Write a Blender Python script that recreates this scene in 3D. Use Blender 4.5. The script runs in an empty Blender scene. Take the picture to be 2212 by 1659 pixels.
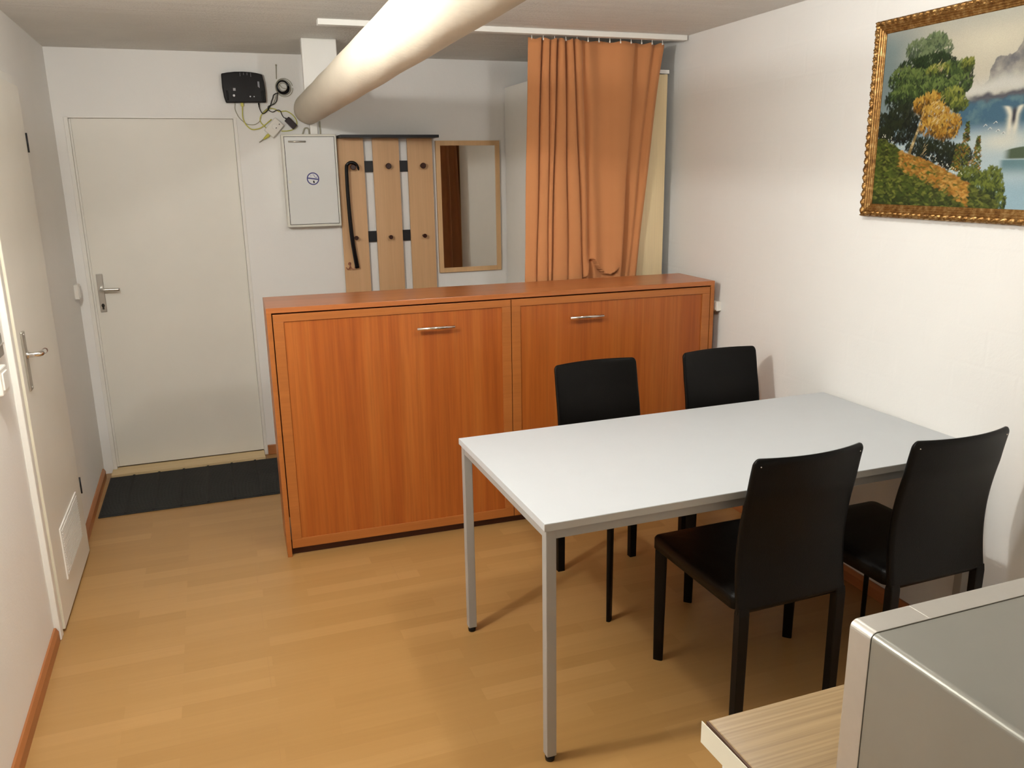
import bpy, bmesh, math, random
import numpy as np
from mathutils import Vector, Matrix

random.seed(7)
SC = bpy.context.scene
COL = SC.collection
PI = math.pi

# ------------------------------------------------------------------ camera
YAW, PITCH, ROLL = 0.3437, -0.2522, -0.0152
cam_d = bpy.data.cameras.new('camera')
cam = bpy.data.objects.new('camera', cam_d)
COL.objects.link(cam)
cam_d.sensor_width = 36.0
cam_d.lens = 36.0 * 1777.77 / 2212.0
cam_d.clip_start = 0.02
_f = Vector((math.sin(YAW) * math.cos(PITCH), math.cos(YAW) * math.cos(PITCH), math.sin(PITCH)))
_r = Vector((math.cos(YAW), -math.sin(YAW), 0))
_u = _r.cross(_f)
_r2 = math.cos(ROLL) * _r + math.sin(ROLL) * _u
_u2 = -math.sin(ROLL) * _r + math.cos(ROLL) * _u
cam.matrix_world = Matrix(((_r2.x, _u2.x, -_f.x, 0.694), (_r2.y, _u2.y, -_f.y, 1.7063),
                           (_r2.z, _u2.z, -_f.z, 1.6367), (0, 0, 0, 1)))
SC.camera = cam

# ------------------------------------------------------------------ world, exposure, lamp strengths
world = bpy.data.worlds.new('world')
SC.world = world
world.use_nodes = True
world.node_tree.nodes['Background'].inputs[0].default_value = (1.0, 0.9, 0.75, 1)
world.node_tree.nodes['Background'].inputs[1].default_value = 0.02
SC.view_settings.view_transform = 'Standard'
SC.view_settings.look = 'None'
SC.view_settings.gamma = 1.0
SC.view_settings.use_curve_mapping = False
SC.view_settings.exposure = 0.36
LAMP_COLOR = (0.97, 0.965, 0.93)
LAMP_A_POWER = 48.0      # left hanging bulb
LAMP_B_POWER = 21.0      # bulb above the table

def point_light(name, loc, power, radius):
    d = bpy.data.lights.new(name, 'POINT')
    d.energy = power
    d.color = LAMP_COLOR
    d.shadow_soft_size = radius
    o = bpy.data.objects.new(name, d)
    o.location = loc
    COL.objects.link(o)
    return o

LA = (0.26, 3.69, 2.08)
LB = (1.89, 3.64, 2.195)
point_light('lamp_light', LA, LAMP_A_POWER, 0.045)
point_light('lamp_light', LB, LAMP_B_POWER, 0.05)

# ------------------------------------------------------------------ materials
def s2l(c):
    return tuple((x / 12.92 if x <= 0.04045 else ((x + 0.055) / 1.055) ** 2.4) for x in c)

def srgb(r, g, b):
    return s2l((r / 255, g / 255, b / 255))

def new_mat(name):
    m = bpy.data.materials.new(name)
    m.use_nodes = True
    nt = m.node_tree
    return m, nt, nt.nodes['Principled BSDF']

def coords(nt, scale=(1, 1, 1), rot=(0, 0, 0)):
    tc = nt.nodes.new('ShaderNodeTexCoord')
    mp = nt.nodes.new('ShaderNodeMapping')
    mp.inputs['Scale'].default_value = scale
    mp.inputs['Rotation'].default_value = rot
    nt.links.new(tc.outputs['Object'], mp.inputs['Vector'])
    return mp.outputs['Vector']

def noise(nt, vec, scale, detail=4, rough=0.55, dist=0):
    n = nt.nodes.new('ShaderNodeTexNoise')
    n.inputs['Scale'].default_value = scale
    n.inputs['Detail'].default_value = detail
    n.inputs['Roughness'].default_value = rough
    n.inputs['Distortion'].default_value = dist
    nt.links.new(vec, n.inputs['Vector'])
    return n.outputs['Fac']

def ramp(nt, fac, stops):
    r = nt.nodes.new('ShaderNodeValToRGB')
    el = r.color_ramp.elements
    while len(el) < len(stops):
        el.new(0.5)
    for e, (p, c) in zip(el, stops):
        e.position = p
        e.color = (*c, 1)
    nt.links.new(fac, r.inputs['Fac'])
    return r.outputs['Color']

def mixc(nt, a, b, fac, mode='MIX'):
    m = nt.nodes.new('ShaderNodeMix')
    m.data_type = 'RGBA'
    m.blend_type = mode
    if isinstance(fac, (int, float)):
        m.inputs[0].default_value = fac
    else:
        nt.links.new(fac, m.inputs[0])
    for i, v in ((6, a), (7, b)):
        if isinstance(v, tuple):
            m.inputs[i].default_value = (*v, 1)
        else:
            nt.links.new(v, m.inputs[i])
    return m.outputs[2]

def bump(nt, bsdf, height, strength, dist=0.01, prev=None):
    b = nt.nodes.new('ShaderNodeBump')
    b.inputs['Strength'].default_value = strength
    b.inputs['Distance'].default_value = dist
    nt.links.new(height, b.inputs['Height'])
    if prev is not None:
        nt.links.new(prev, b.inputs['Normal'])
    nt.links.new(b.outputs['Normal'], bsdf.inputs['Normal'])
    return b.outputs['Normal']

def simple(name, col, rough=0.5, metal=0.0, var=0.04, nscale=12, bmp=0.0, bscale=200, spec=None, coat=0):
    m, nt, b = new_mat(name)
    v = coords(nt)
    n = noise(nt, v, nscale, 3)
    lo = tuple(max(0, c * (1 - var)) for c in col)
    hi = tuple(min(1, c * (1 + var)) for c in col)
    nt.links.new(ramp(nt, n, [(0.3, lo), (0.7, hi)]), b.inputs['Base Color'])
    b.inputs['Roughness'].default_value = rough
    b.inputs['Metallic'].default_value = metal
    if spec is not None:
        b.inputs['Specular IOR Level'].default_value = spec
    if coat:
        b.inputs['Coat Weight'].default_value = coat
        b.inputs['Coat Roughness'].default_value = 0.15
    if bmp:
        bump(nt, b, noise(nt, v, bscale, 2), bmp, 0.002)
    return m

def wood(name, c1, c2, c3, axis='z', scale=1.0, rough=0.4, fine=0.35, broad=9.0):
    """streaky veneer, grain running along axis"""
    m, nt, b = new_mat(name)
    lo, hi = 0.35, broad
    sc = {'z': (hi, hi, lo), 'x': (lo, hi, hi), 'y': (hi, lo, hi)}[axis]
    v = coords(nt, tuple(s * scale for s in sc))
    n1 = noise(nt, v, 1.6, 3, 0.5, 0.3)
    base = ramp(nt, n1, [(0.30, c1), (0.5, c2), (0.68, c3)])
    sc2 = {'z': (110, 110, 3), 'x': (3, 110, 110), 'y': (110, 3, 110)}[axis]
    v2 = coords(nt, sc2)
    n2 = noise(nt, v2, 1.0, 4, 0.6)
    g = ramp(nt, n2, [(0.35, (0.78, 0.76, 0.74)), (0.6, (1.0, 1.0, 1.0))])
    nt.links.new(mixc(nt, base, g, fine, 'MULTIPLY'), b.inputs['Base Color'])
    b.inputs['Roughness'].default_value = rough
    bump(nt, b, n2, 0.03, 0.001)
    return m

M = {}

def wall_mat(name, col, bricks=False, strength=0.25):
    m, nt, b = new_mat(name)
    v = coords(nt)
    n = noise(nt, v, 2.2, 4)
    nt.links.new(ramp(nt, n, [(0.3, tuple(c * 0.97 for c in col)), (0.7, col)]), b.inputs['Base Color'])
    b.inputs['Roughness'].default_value = 0.75
    f = noise(nt, v, 130, 4, 0.6)
    prev = bump(nt, b, f, strength, 0.002)
    w = noise(nt, v, 9, 3, 0.5)
    prev = bump(nt, b, w, 0.16, 0.012, prev)
    if bricks:
        vb = coords(nt, (1, 1, 1), (PI / 2, 0, PI / 2))
        br = nt.nodes.new('ShaderNodeTexBrick')
        br.inputs['Scale'].default_value = 1.0
        br.inputs['Brick Width'].default_value = 0.25
        br.inputs['Row Height'].default_value = 0.125
        br.inputs['Mortar Size'].default_value = 0.012
        br.inputs['Mortar Smooth'].default_value = 1.0
        # brick grid on the wall plane: y runs along the wall, z up
        cx = nt.nodes.new('ShaderNodeSeparateXYZ')
        tc = nt.nodes.new('ShaderNodeTexCoord')
        nt.links.new(tc.outputs['Object'], cx.inputs[0])
        cc = nt.nodes.new('ShaderNodeCombineXYZ')
        nt.links.new(cx.outputs['Y'], cc.inputs['X'])
        nt.links.new(cx.outputs['Z'], cc.inputs['Y'])
        nt.links.new(cc.outputs[0], br.inputs['Vector'])
        inv = nt.nodes.new('ShaderNodeMath')
        inv.operation = 'SUBTRACT'
        inv.inputs[0].default_value = 1.0
        nt.links.new(br.outputs['Fac'], inv.inputs[1])
        bump(nt, b, inv.outputs[0], 0.09, 0.004, prev)
    return m

WALLC = (0.90, 0.885, 0.85)
M['wall'] = wall_mat('painted_plaster', WALLC)
M['brick'] = wall_mat('painted_masonry', (0.80, 0.79, 0.76), True)

def ceil_mat():
    m, nt, b = new_mat('rough_ceiling_plaster')
    v = coords(nt)
    n = noise(nt, v, 3, 4)
    nt.links.new(ramp(nt, n, [(0.3, (0.86, 0.84, 0.79)), (0.7, (0.92, 0.90, 0.85))]), b.inputs['Base Color'])
    b.inputs['Roughness'].default_value = 0.9
    p = bump(nt, b, noise(nt, v, 75, 6, 0.7), 1.0, 0.010)
    v2 = coords(nt, (0.6, 14, 1))
    bump(nt, b, noise(nt, v2, 1.3, 3), 0.5, 0.03, p)
    return m
M['ceiling'] = ceil_mat()

def floor_mat():
    m, nt, b = new_mat('beech_laminate')
    tc = nt.nodes.new('ShaderNodeTexCoord')
    mp = nt.nodes.new('ShaderNodeMapping')
    nt.links.new(tc.outputs['Object'], mp.inputs['Vector'])
    br = nt.nodes.new('ShaderNodeTexBrick')
    br.offset = 0.37
    br.inputs['Scale'].default_value = 1.0
    br.inputs['Brick Width'].default_value = 0.46
    br.inputs['Row Height'].default_value = 0.064
    br.inputs['Mortar Size'].default_value = 0.0
    br.inputs['Color1'].default_value = (0, 0, 0, 1)
    br.inputs['Color2'].default_value = (1, 1, 1, 1)
    br.inputs['Bias'].default_value = 0.0
    nt.links.new(mp.outputs[0], br.inputs['Vector'])
    sp = nt.nodes.new('ShaderNodeSeparateColor')
    nt.links.new(br.outputs['Color'], sp.inputs[0])
    base = ramp(nt, sp.outputs[0], [(0.0, (0.375, 0.205, 0.068)), (0.35, (0.395, 0.218, 0.074)), (0.7, (0.41, 0.23, 0.080)), (1.0, (0.44, 0.25, 0.091))])
    v2 = coords(nt, (2.2, 60, 1))
    n = noise(nt, v2, 1.0, 4, 0.6)
    g = ramp(nt, n, [(0.3, (0.93, 0.91, 0.88)), (0.7, (1, 1, 1))])
    c = mixc(nt, base, g, 0.75, 'MULTIPLY')
    # long board joints
    br2 = nt.nodes.new('ShaderNodeTexBrick')
    br2.offset = 0.43
    br2.inputs['Scale'].default_value = 1.0
    br2.inputs['Brick Width'].default_value = 1.29
    br2.inputs['Row Height'].default_value = 0.192
    br2.inputs['Mortar Size'].default_value = 0.0007
    br2.inputs['Mortar Smooth'].default_value = 0.1
    nt.links.new(mp.outputs[0], br2.inputs['Vector'])
    c2 = mixc(nt, c, (0.36, 0.19, 0.07), br2.outputs['Fac'])
    mixn = c2.node
    nt.links.new(c2, b.inputs['Base Color'])
    b.inputs['Roughness'].default_value = 0.36
    b.inputs['Specular IOR Level'].default_value = 0.4
    bump(nt, b, noise(nt, coords(nt), 6, 2), 0.03, 0.01)
    return m
M['floor'] = floor_mat()

M['cab_panel'] = wood('cherry_veneer', (0.345, 0.080, 0.011), (0.405, 0.104, 0.015), (0.45, 0.130, 0.022), 'z', 1.0, 0.38, 0.75, 13.0)
M['cab_frame'] = wood('cherry_edge', (0.38, 0.122, 0.024), (0.41, 0.132, 0.027), (0.44, 0.145, 0.031), 'x', 1.0, 0.4, 0.4)
M['cab_top'] = wood('cherry_top', (0.42, 0.135, 0.036), (0.46, 0.15, 0.042), (0.50, 0.17, 0.05), 'x', 1.0, 0.28, 0.5)
M['plinth'] = simple('dark_plinth', (0.07, 0.018, 0.006), 0.6)
M['skirt'] = wood('brown_skirting', (0.36, 0.125, 0.038), (0.42, 0.155, 0.048), (0.46, 0.18, 0.058), 'y', 1.0, 0.4, 0.3)
M['pine'] = wood('pale_pine', (0.66, 0.48, 0.24), (0.72, 0.54, 0.29), (0.76, 0.58, 0.33), 'x', 1.0, 0.5, 0.3)
M['beechrack'] = wood('beech_board', (0.64, 0.38, 0.19), (0.67, 0.405, 0.205), (0.70, 0.43, 0.225), 'z', 1.0, 0.5, 0.25)
M['maple'] = wood('maple_board', (0.72, 0.55, 0.30), (0.78, 0.62, 0.36), (0.82, 0.66, 0.40), 'z', 0.6, 0.5, 0.25, 4.0)
M['mirrorwood'] = wood('beech_mirror_frame', (0.66, 0.41, 0.20), (0.70, 0.44, 0.22), (0.73, 0.465, 0.235), 'z', 1.0, 0.45, 0.2)
M['counter'] = wood('worktop_laminate', (0.30, 0.19, 0.085), (0.36, 0.238, 0.11), (0.41, 0.28, 0.135), 'x', 2.2, 0.30, 1.0, 60.0)
M['door'] = simple('door_paint', (0.84, 0.81, 0.73), 0.45, var=0.02, nscale=3)
M['trim'] = simple('white_trim_paint', (0.86, 0.835, 0.775), 0.4, var=0.02)
M['leafedge'] = simple('cream_edge', (0.80, 0.75, 0.60), 0.5, var=0.02)
M['white'] = simple('white_lacquer', (0.87, 0.85, 0.80), 0.35, var=0.01)
M['whiteplastic'] = simple('white_plastic', (0.84, 0.81, 0.74), 0.3, var=0.01)
M['pipe'] = simple('painted_pipe_wrap', (0.62, 0.55, 0.445), 0.65, var=0.03, nscale=5, bmp=0.5, bscale=40)
M['box'] = simple('grey_white_enamel', (0.76, 0.76, 0.73), 0.32, var=0.02, nscale=5)
M['boxbody'] = simple('enamel_body', (0.78, 0.76, 0.67), 0.4, var=0.02)
M['black'] = simple('black_plastic', (0.006, 0.005, 0.006), 0.22, spec=0.3)
M['blackmatte'] = simple('black_rubber', (0.009, 0.008, 0.008), 0.6, spec=0.3)
M['mat'] = simple('ribbed_mat', (0.022, 0.021, 0.020), 0.75, bmp=0.3, bscale=300)
M['leather'] = simple('black_leather', (0.0032, 0.0026, 0.0021), 0.36, var=0.15, nscale=30, bmp=0.3, bscale=450, spec=0.17)
M['leatherleg'] = simple('black_leather_leg', (0.0035, 0.0026, 0.002), 0.5, var=0.1, bmp=0.2, bscale=400, spec=0.2)
M['tabletop'] = simple('white_laminate', (0.505, 0.525, 0.54), 0.42, var=0.008, bmp=0.04, bscale=500)
M['tableedge'] = simple('grey_edge_band', (0.48, 0.47, 0.44), 0.5, var=0.02)
M['tablemetal'] = simple('silver_powder_coat', (0.37, 0.36, 0.34), 0.45, 0.15, var=0.02)
M['steel'] = simple('brushed_steel', (0.62, 0.60, 0.56), 0.3, 1.0, var=0.03)
M['darksteel'] = simple('dull_steel', (0.46, 0.43, 0.37), 0.42, 0.8, var=0.04)
M['chrome'] = simple('chrome', (0.82, 0.80, 0.78), 0.12, 1.0, var=0.01)
M['copper'] = simple('brown_lever_end', (0.25, 0.12, 0.08), 0.35, 0.7)
M['silver'] = simple('silver_paint', (0.58, 0.55, 0.50), 0.34, 0.55, var=0.02, nscale=60)
M['silvertop'] = simple('dull_silver_paint', (0.33, 0.32, 0.28), 0.36, 0.45, var=0.03, nscale=9)
M['anthracite'] = simple('anthracite_board', (0.020, 0.020, 0.022), 0.4, spec=0.3)
M['knob'] = simple('dark_brown_knob', (0.045, 0.012, 0.006), 0.25)
M['mirror'] = simple('mirror_glass', (0.85, 0.84, 0.80), 0.015, 1.0, var=0.0)
M['yellow'] = simple('yellow_cable', (0.62, 0.58, 0.10), 0.4)
M['greycable'] = simple('grey_cable', (0.38, 0.35, 0.26), 0.5)
M['blue'] = simple('blue_print', (0.06, 0.06, 0.22), 0.5)
M['sticker'] = simple('white_sticker', (0.78, 0.78, 0.78), 0.35)
M['copperhook'] = simple('pinkish_metal', (0.45, 0.20, 0.13), 0.3, 0.8)
M['darkgap'] = simple('dark_gap', (0.03, 0.025, 0.02), 0.8)

def bulb_mat():
    m, nt, b = new_mat('frosted_bulb_glass')
    b.inputs['Base Color'].default_value = (0.9, 0.88, 0.8, 1)
    b.inputs['Emission Color'].default_value = (*LAMP_COLOR, 1)
    b.inputs['Emission Strength'].default_value = 12.0
    return m
M['bulb'] = bulb_mat()

def curtain_mat():
    m, nt, b = new_mat('terracotta_curtain_cloth')
    v = coords(nt)
    n = noise(nt, v, 4, 3)
    nt.links.new(ramp(nt, n, [(0.3, (0.52, 0.215, 0.082)), (0.7, (0.55, 0.23, 0.088))]), b.inputs['Base Color'])
    b.inputs['Roughness'].default_value = 0.95
    b.inputs['Sheen Weight'].default_value = 0.25
    b.inputs['Sheen Tint'].default_value = (0.9, 0.6, 0.4, 1)
    bump(nt, b, noise(nt, v, 600, 2), 0.25, 0.001)
    return m
M['curtain'] = curtain_mat()

def gold_mat():
    m, nt, b = new_mat('antique_gold')
    v = coords(nt)
    n = noise(nt, v, 55, 5, 0.65)
    nt.links.new(ramp(nt, n, [(0.3, (0.13, 0.055, 0.014)), (0.5, (0.27, 0.135, 0.034)), (0.75, (0.55, 0.36, 0.15))]), b.inputs['Base Color'])
    b.inputs['Roughness'].default_value = 0.36
    b.inputs['Metallic'].default_value = 0.7
    bump(nt, b, noise(nt, v, 160, 3), 0.3, 0.002)
    return m
M['gold'] = gold_mat()

def art_mat():
    m, nt, b = new_mat('oil_paint')
    a = nt.nodes.new('ShaderNodeVertexColor')
    a.layer_name = 'paint'
    nt.links.new(a.outputs['Color'], b.inputs['Base Color'])
    b.inputs['Roughness'].default_value = 0.5
    b.inputs['Specular IOR Level'].default_value = 0.3
    bump(nt, b, noise(nt, coords(nt), 350, 3), 0.25, 0.001)
    return m
M['art'] = art_mat()

# ------------------------------------------------------------------ mesh helpers
class MB:
    def __init__(s):
        s.v = []
        s.f = []
        s.sm = []

    def add(s, vs, fs, smooth=False):
        o = len(s.v)
        s.v += [tuple(v) for v in vs]
        for f in fs:
            s.f.append([i + o for i in f])
            s.sm.append(smooth)
        return s

    def box(s, x0, x1, y0, y1, z0, z1, bev=0.0, seg=2):
        bm = bmesh.new()
        vs = [bm.verts.new((x, y, z)) for x in (x0, x1) for y in (y0, y1) for z in (z0, z1)]
        for f in ((0, 1, 3, 2), (4, 6, 7, 5), (0, 4, 5, 1), (2, 3, 7, 6), (0, 2, 6, 4), (1, 5, 7, 3)):
            bm.faces.new([vs[i] for i in f])
        if bev:
            bmesh.ops.bevel(bm, geom=bm.edges[:] , offset=bev, segments=seg, affect='EDGES', profile=0.5)
        bm.normal_update()
        bm.verts.index_update()
        s.add([v.co[:] for v in bm.verts], [[v.index for v in f.verts] for f in bm.faces])
        bm.free()
        return s

    def loft(s, rings, closed=True, cap=True, smooth=True):
        n = len(rings[0])
        vs = [p for r in rings for p in r]
        fs = []
        for i in range(len(rings) - 1):
            for j in range(n if closed else n - 1):
                k = (j + 1) % n
                fs.append([i * n + j, i * n + k, (i + 1) * n + k, (i + 1) * n + j])
        o = len(s.v)
        s.add(vs, fs, smooth)
        if cap and closed:
            s.f.append([o + j for j in range(n)][::-1]); s.sm.append(False)
            s.f.append([o + (len(rings) - 1) * n + j for j in range(n)]); s.sm.append(False)
        return s

    def tube(s, pts, r, n=10, cap=True):
        pts = [Vector(p) for p in pts]
        rs = r if isinstance(r, (list, tuple)) else [r] * len(pts)
        rings = []
        prev = None
        for i, p in enumerate(pts):
            t = (pts[min(i + 1, len(pts) - 1)] - pts[max(i - 1, 0)]).normalized()
            if prev is None:
                a = Vector((0, 0, 1)) if abs(t.z) < 0.9 else Vector((1, 0, 0))
                e1 = t.cross(a).normalized()
            else:
                e1 = (prev - t * prev.dot(t)).normalized()
            prev = e1
            e2 = t.cross(e1)
            rings.append([p + rs[i] * (math.cos(2 * PI * j / n) * e1 + math.sin(2 * PI * j / n) * e2) for j in range(n)])
        return s.loft(rings, True, cap)

    def cyl(s, a, b, r, n=24, r2=None):
        return s.tube([a, b], [r, r if r2 is None else r2], n)

    def prism(s, outline, axis, a, b, bev=0.0):
        """outline: 2D points in the plane normal to axis; extruded from a to b"""
        def P(u, v, w):
            return {'x': (w, u, v), 'y': (u, w, v), 'z': (u, v, w)}[axis]
        bm = bmesh.new()
        lo = [bm.verts.new(P(u, v, a)) for u, v in outline]
        hi = [bm.verts.new(P(u, v, b)) for u, v in outline]
        bm.faces.new(lo[::-1])
        bm.faces.new(hi)
        n = len(outline)
        for i in range(n):
            bm.faces.new([lo[i], lo[(i + 1) % n], hi[(i + 1) % n], hi[i]])
        bmesh.ops.recalc_face_normals(bm, faces=bm.faces[:])
        if bev:
            bmesh.ops.bevel(bm, geom=bm.edges[:], offset=bev, segments=2, affect='EDGES', profile=0.5)
        bm.verts.index_update()
        s.add([v.co[:] for v in bm.verts], [[v.index for v in f.verts] for f in bm.faces])
        bm.free()
        return s

    def sphere(s, c, r, n=20, m=12, sz=1.0):
        rings = []
        for i in range(m + 1):
            t = PI * i / m
            rr = max(r * math.sin(t), 1e-5)
            rings.append([(c[0] + rr * math.cos(2 * PI * j / n), c[1] + rr * math.sin(2 * PI * j / n), c[2] + sz * r * math.cos(t)) for j in range(n)])
        return s.loft(rings, True, True)

    def xform(s, fn):
        s.v = [tuple(fn(v)) for v in s.v]
        return s

def obj(name, mb, mat, parent=None, origin=None, bevel=0.0, label=None):
    """link one mesh object; verts are given in the parent's unrotated frame (or world when origin is set)"""
    me = bpy.data.meshes.new(name)
    o0 = Vector(origin) if origin else Vector((0, 0, 0))
    me.from_pydata([tuple(Vector(v) - o0) for v in mb.v], [], mb.f)
    me.polygons.foreach_set('use_smooth', mb.sm)
    me.update()
    bm = bmesh.new()
    bm.from_mesh(me)
    bmesh.ops.recalc_face_normals(bm, faces=bm.faces[:])
    bm.to_mesh(me)
    bm.free()
    me.materials.append(mat)
    o = bpy.data.objects.new(name, me)
    COL.objects.link(o)
    if parent:
        o.parent = parent
    elif origin:
        o.location = origin
    if bevel:
        b = o.modifiers.new('bevel', 'BEVEL')
        b.width = bevel
        b.segments = 2
        b.limit_method = 'ANGLE'
    if label:
        o['label'] = label
    return o

def tag(o, label, cat, group=None):
    o['label'] = label
    o['category'] = cat
    if group:
        o['group'] = group
    return o

def thing(name, label, cat, loc=(0, 0, 0), rz=0.0, group=None):
    e = bpy.data.objects.new(name, None)
    e.empty_display_size = 0.05
    e.location = loc
    e.rotation_euler = (0, 0, rz)
    COL.objects.link(e)
    return tag(e, label, cat, group)

def structure(o):
    o['kind'] = 'structure'
    return o

def sempty(name, loc=(0, 0, 0), label=None):
    e = bpy.data.objects.new(name, None)
    e.empty_display_size = 0.05
    e.location = loc
    COL.objects.link(e)
    if label:
        e['label'] = label
    return structure(e)

def catmull(pts, n=8):
    pts = [Vector(p) for p in pts]
    out = []
    P = [pts[0] * 2 - pts[1]] + pts + [pts[-1] * 2 - pts[-2]]
    for i in range(1, len(P) - 2):
        for k in range(n):
            t = k / n
            a, b, c, d = P[i - 1], P[i], P[i + 1], P[i + 2]
            out.append(0.5 * ((2 * b) + (c - a) * t + (2 * a - 5 * b + 4 * c - d) * t * t + (3 * b - a - 3 * c + d) * t ** 3))
    out.append(pts[-1])
    return out

# ------------------------------------------------------------------ room
YB = 6.665
H = 2.281
def XR(y):
    return 3.0404 - 0.0123 * (YB - y)
def XL(y):
    return 0.0133 * (YB - y) - 0.008

def quadwall(x0f, x1f, y0, y1, z0, z1):
    m = MB()
    vs = [(x0f(y0), y0, z0), (x1f(y0), y0, z0), (x1f(y1), y1, z0), (x0f(y1), y1, z0)]
    vs += [(a, b, z1) for a, b, c in vs]
    return m.add(vs, [(0, 1, 2, 3), (4, 7, 6, 5), (0, 4, 5, 1), (1, 5, 6, 2), (2, 6, 7, 3), (3, 7, 4, 0)])

structure(obj('floor', MB().box(-0.15, 3.2, -0.6, YB + 0.2, -0.1, 0.0), M['floor']))
structure(obj('ceiling', MB().box(-0.15, 3.2, -0.6, YB + 0.2, H, H + 0.1), M['ceiling']))
structure(obj('wall_right', quadwall(XR, lambda y: XR(y) + 0.12, -0.5, YB, 0, H), M['brick']))
structure(obj('wall_left', quadwall(lambda y: XL(y) - 0.12, XL, -0.5, YB, 0, H), M['wall']))
structure(obj('wall_front', MB().box(XL(-0.5) , XR(-0.5), -0.6, -0.5, 0, H), M['wall']))
DX0, DX1, DZ = 0.040, 0.889, 1.947
wb = MB()
wb.box(-0.15, DX0, YB, YB + 0.12, 0, H)
wb.box(DX1, 3.2, YB, YB + 0.12, 0, H)
wb.box(DX0, DX1, YB, YB + 0.12, DZ, H)
structure(obj('wall_back', wb, M['wall']))

def skirting(name, xf, sgn, y0, y1, h=0.056, t=0.015):
    m = MB()
    prof = [(0, 0), (t, 0), (t, h * 0.72), (t * 0.45, h), (0, h)]
    rings = []
    for y in (y0, y1):
        rings.append([(xf(y) + sgn * d, y, z) for d, z in prof])
    m.loft(rings, True, True, False)
    return structure(obj(name, m, M['skirt']))
skirting('baseboard_left', XL, 1, 0.0, 4.795)
skirting('baseboard_left', XL, 1, 5.60, YB - 0.07)
skirting('baseboard_right', XR, -1, 0.0, 5.1)
bb = MB().box(DX1 + 0.003, 1.30, YB - 0.014, YB, 0, 0.06, 0.003)
structure(obj('baseboard_back', bb, M['skirt']))

# back door ---------------------------------------------------------
d1 = sempty('door_1', (DX0, YB, 0), 'plain off-white door in the back wall beside the electrical box')
O = (DX0, YB, 0)
fr = MB()
fr.box(DX0, DX0 + 0.02, YB - 0.006, YB + 0.10, 0.0, DZ, 0.002)
fr.box(DX1 - 0.018, DX1, YB - 0.004, YB + 0.10, 0.0, DZ, 0.002)
fr.box(DX0 + 0.02, DX1 - 0.018, YB - 0.002, YB + 0.10, DZ - 0.006, DZ, 0.0)
obj('door_frame', fr, M['trim'], d1, O)
dl = MB().box(DX0 + 0.021, DX1 - 0.0185, YB + 0.026, YB + 0.068, 0.026, DZ - 0.0065, 0.002)
obj('door_leaf', dl, M['door'], d1, O)
ls = MB().box(DX0 + 0.020, DX0 + 0.030, YB + 0.012, YB + 0.03, 0.03, DZ - 0.01, 0.002)
obj('door_stop', ls, M['trim'], d1, O)

def handle(parent, P, mats=('darksteel', 'steel'), keyhole=True, lever=0.115, endmat=None):
    """lever handle on a plate. P maps (a along the door, n out of the door, z) to the parent's frame"""
    def put(mb):
        return mb.xform(lambda v: P(*v))
    pl = obj('handle_plate', put(MB().box(-0.021, 0.021, 0, 0.008, -0.105, 0.105, 0.003)), M[mats[0]], parent)
    if keyhole:
        k = MB().cyl((0, 0.0075, -0.068), (0, 0.0092, -0.068), 0.0105, 16)
        k.box(-0.0062, 0.0062, 0.0075, 0.0092, -0.090, -0.07, 0.001)
        obj('keyhole', put(k), M['darkgap'], pl)
    for z in (-0.094, 0.094):
        obj('screw', put(MB().cyl((0.0, 0.0075, z), (0.0, 0.0095, z), 0.004, 12)), M['steel'], pl)
    path = [(0, 0.006, 0.022), (0, 0.03, 0.022), (0.004, 0.045, 0.022), (0.018, 0.052, 0.022), (lever * 0.55, 0.052, 0.0215), (lever, 0.052, 0.020)]
    lv = MB().tube(catmull(path, 5), 0.0092, 14)
    obj('lever', put(lv), M[mats[1]], parent)
    if endmat:
        obj('lever_end', put(MB().tube([(lever - 0.004, 0.052, 0.020), (lever + 0.026, 0.050, 0.018), (lever + 0.034, 0.044, 0.018)], [0.0094, 0.0094, 0.006], 14)), M[endmat], parent)
    rose = MB().cyl((0, 0.007, 0.022), (0, 0.013, 0.022), 0.014, 20)
    obj('handle_rose', put(rose), M[mats[1]], parent)

h1 = bpy.data.objects.new('door_handle', None); COL.objects.link(h1); h1.parent = d1
h1.location = (0.101 - DX0, 0.028, 1.028)
h1.empty_display_size = 0.03
handle(h1, lambda a, n, z: (a * 0.78, -n, z), ('steel', 'steel'), True, 0.125)

# threshold board at the back door
th = MB().box(DX0 - 0.004, DX1 - 0.018, YB - 0.098, YB + 0.028, 0.0, 0.022, 0.003)
structure(obj('trim_1', th, M['pine']))

# left door ---------------------------------------------------------
d2 = sempty('door_2', (0.0, 4.80, 0), 'off-white door with low vent grille in the left wall')
O2 = (0.0, 4.80, 0)
# steel frame around it
f2 = MB()
f2.box(XL(4.83) - 0.001, XL(4.83) + 0.020, 4.800, 4.842, 0, 2.03, 0.004)
f2.box(XL(4.83) - 0.001, XL(4.83) + 0.010, 4.842, 4.866, 0, 2.03, 0.001)
f2.box(XL(5.6) - 0.002, XL(5.6) + 0.014, 5.572, 5.60, 0, 2.03, 0.003)
f2.box(XL(5.2) - 0.006, XL(5.2) + 0.012, 4.80, 5.60, 1.995, 2.03, 0.003)
obj('door_frame', f2, M['trim'], d2, O2)
lf = MB().box(0.019, 0.041, 4.862, 5.566, 0.012, 1.99, 0.002)
leaf = obj('door_leaf', lf, M['door'], d2, O2)
obj('leaf_edge', MB().box(0.0185, 0.0405, 4.8585, 4.8622, 0.013, 1.989, 0.0012), M['leafedge'], leaf, O2)
for z0 in (0.285, 1.74):
    obj('hinge', MB().cyl((0.044, 5.572, z0), (0.044, 5.572, z0 + 0.075), 0.0035, 12), M['anthracite'], d2, O2)
vg = MB()
vg.box(0.0405, 0.046, 5.02, 5.43, 0.135, 0.345, 0.001)
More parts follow.
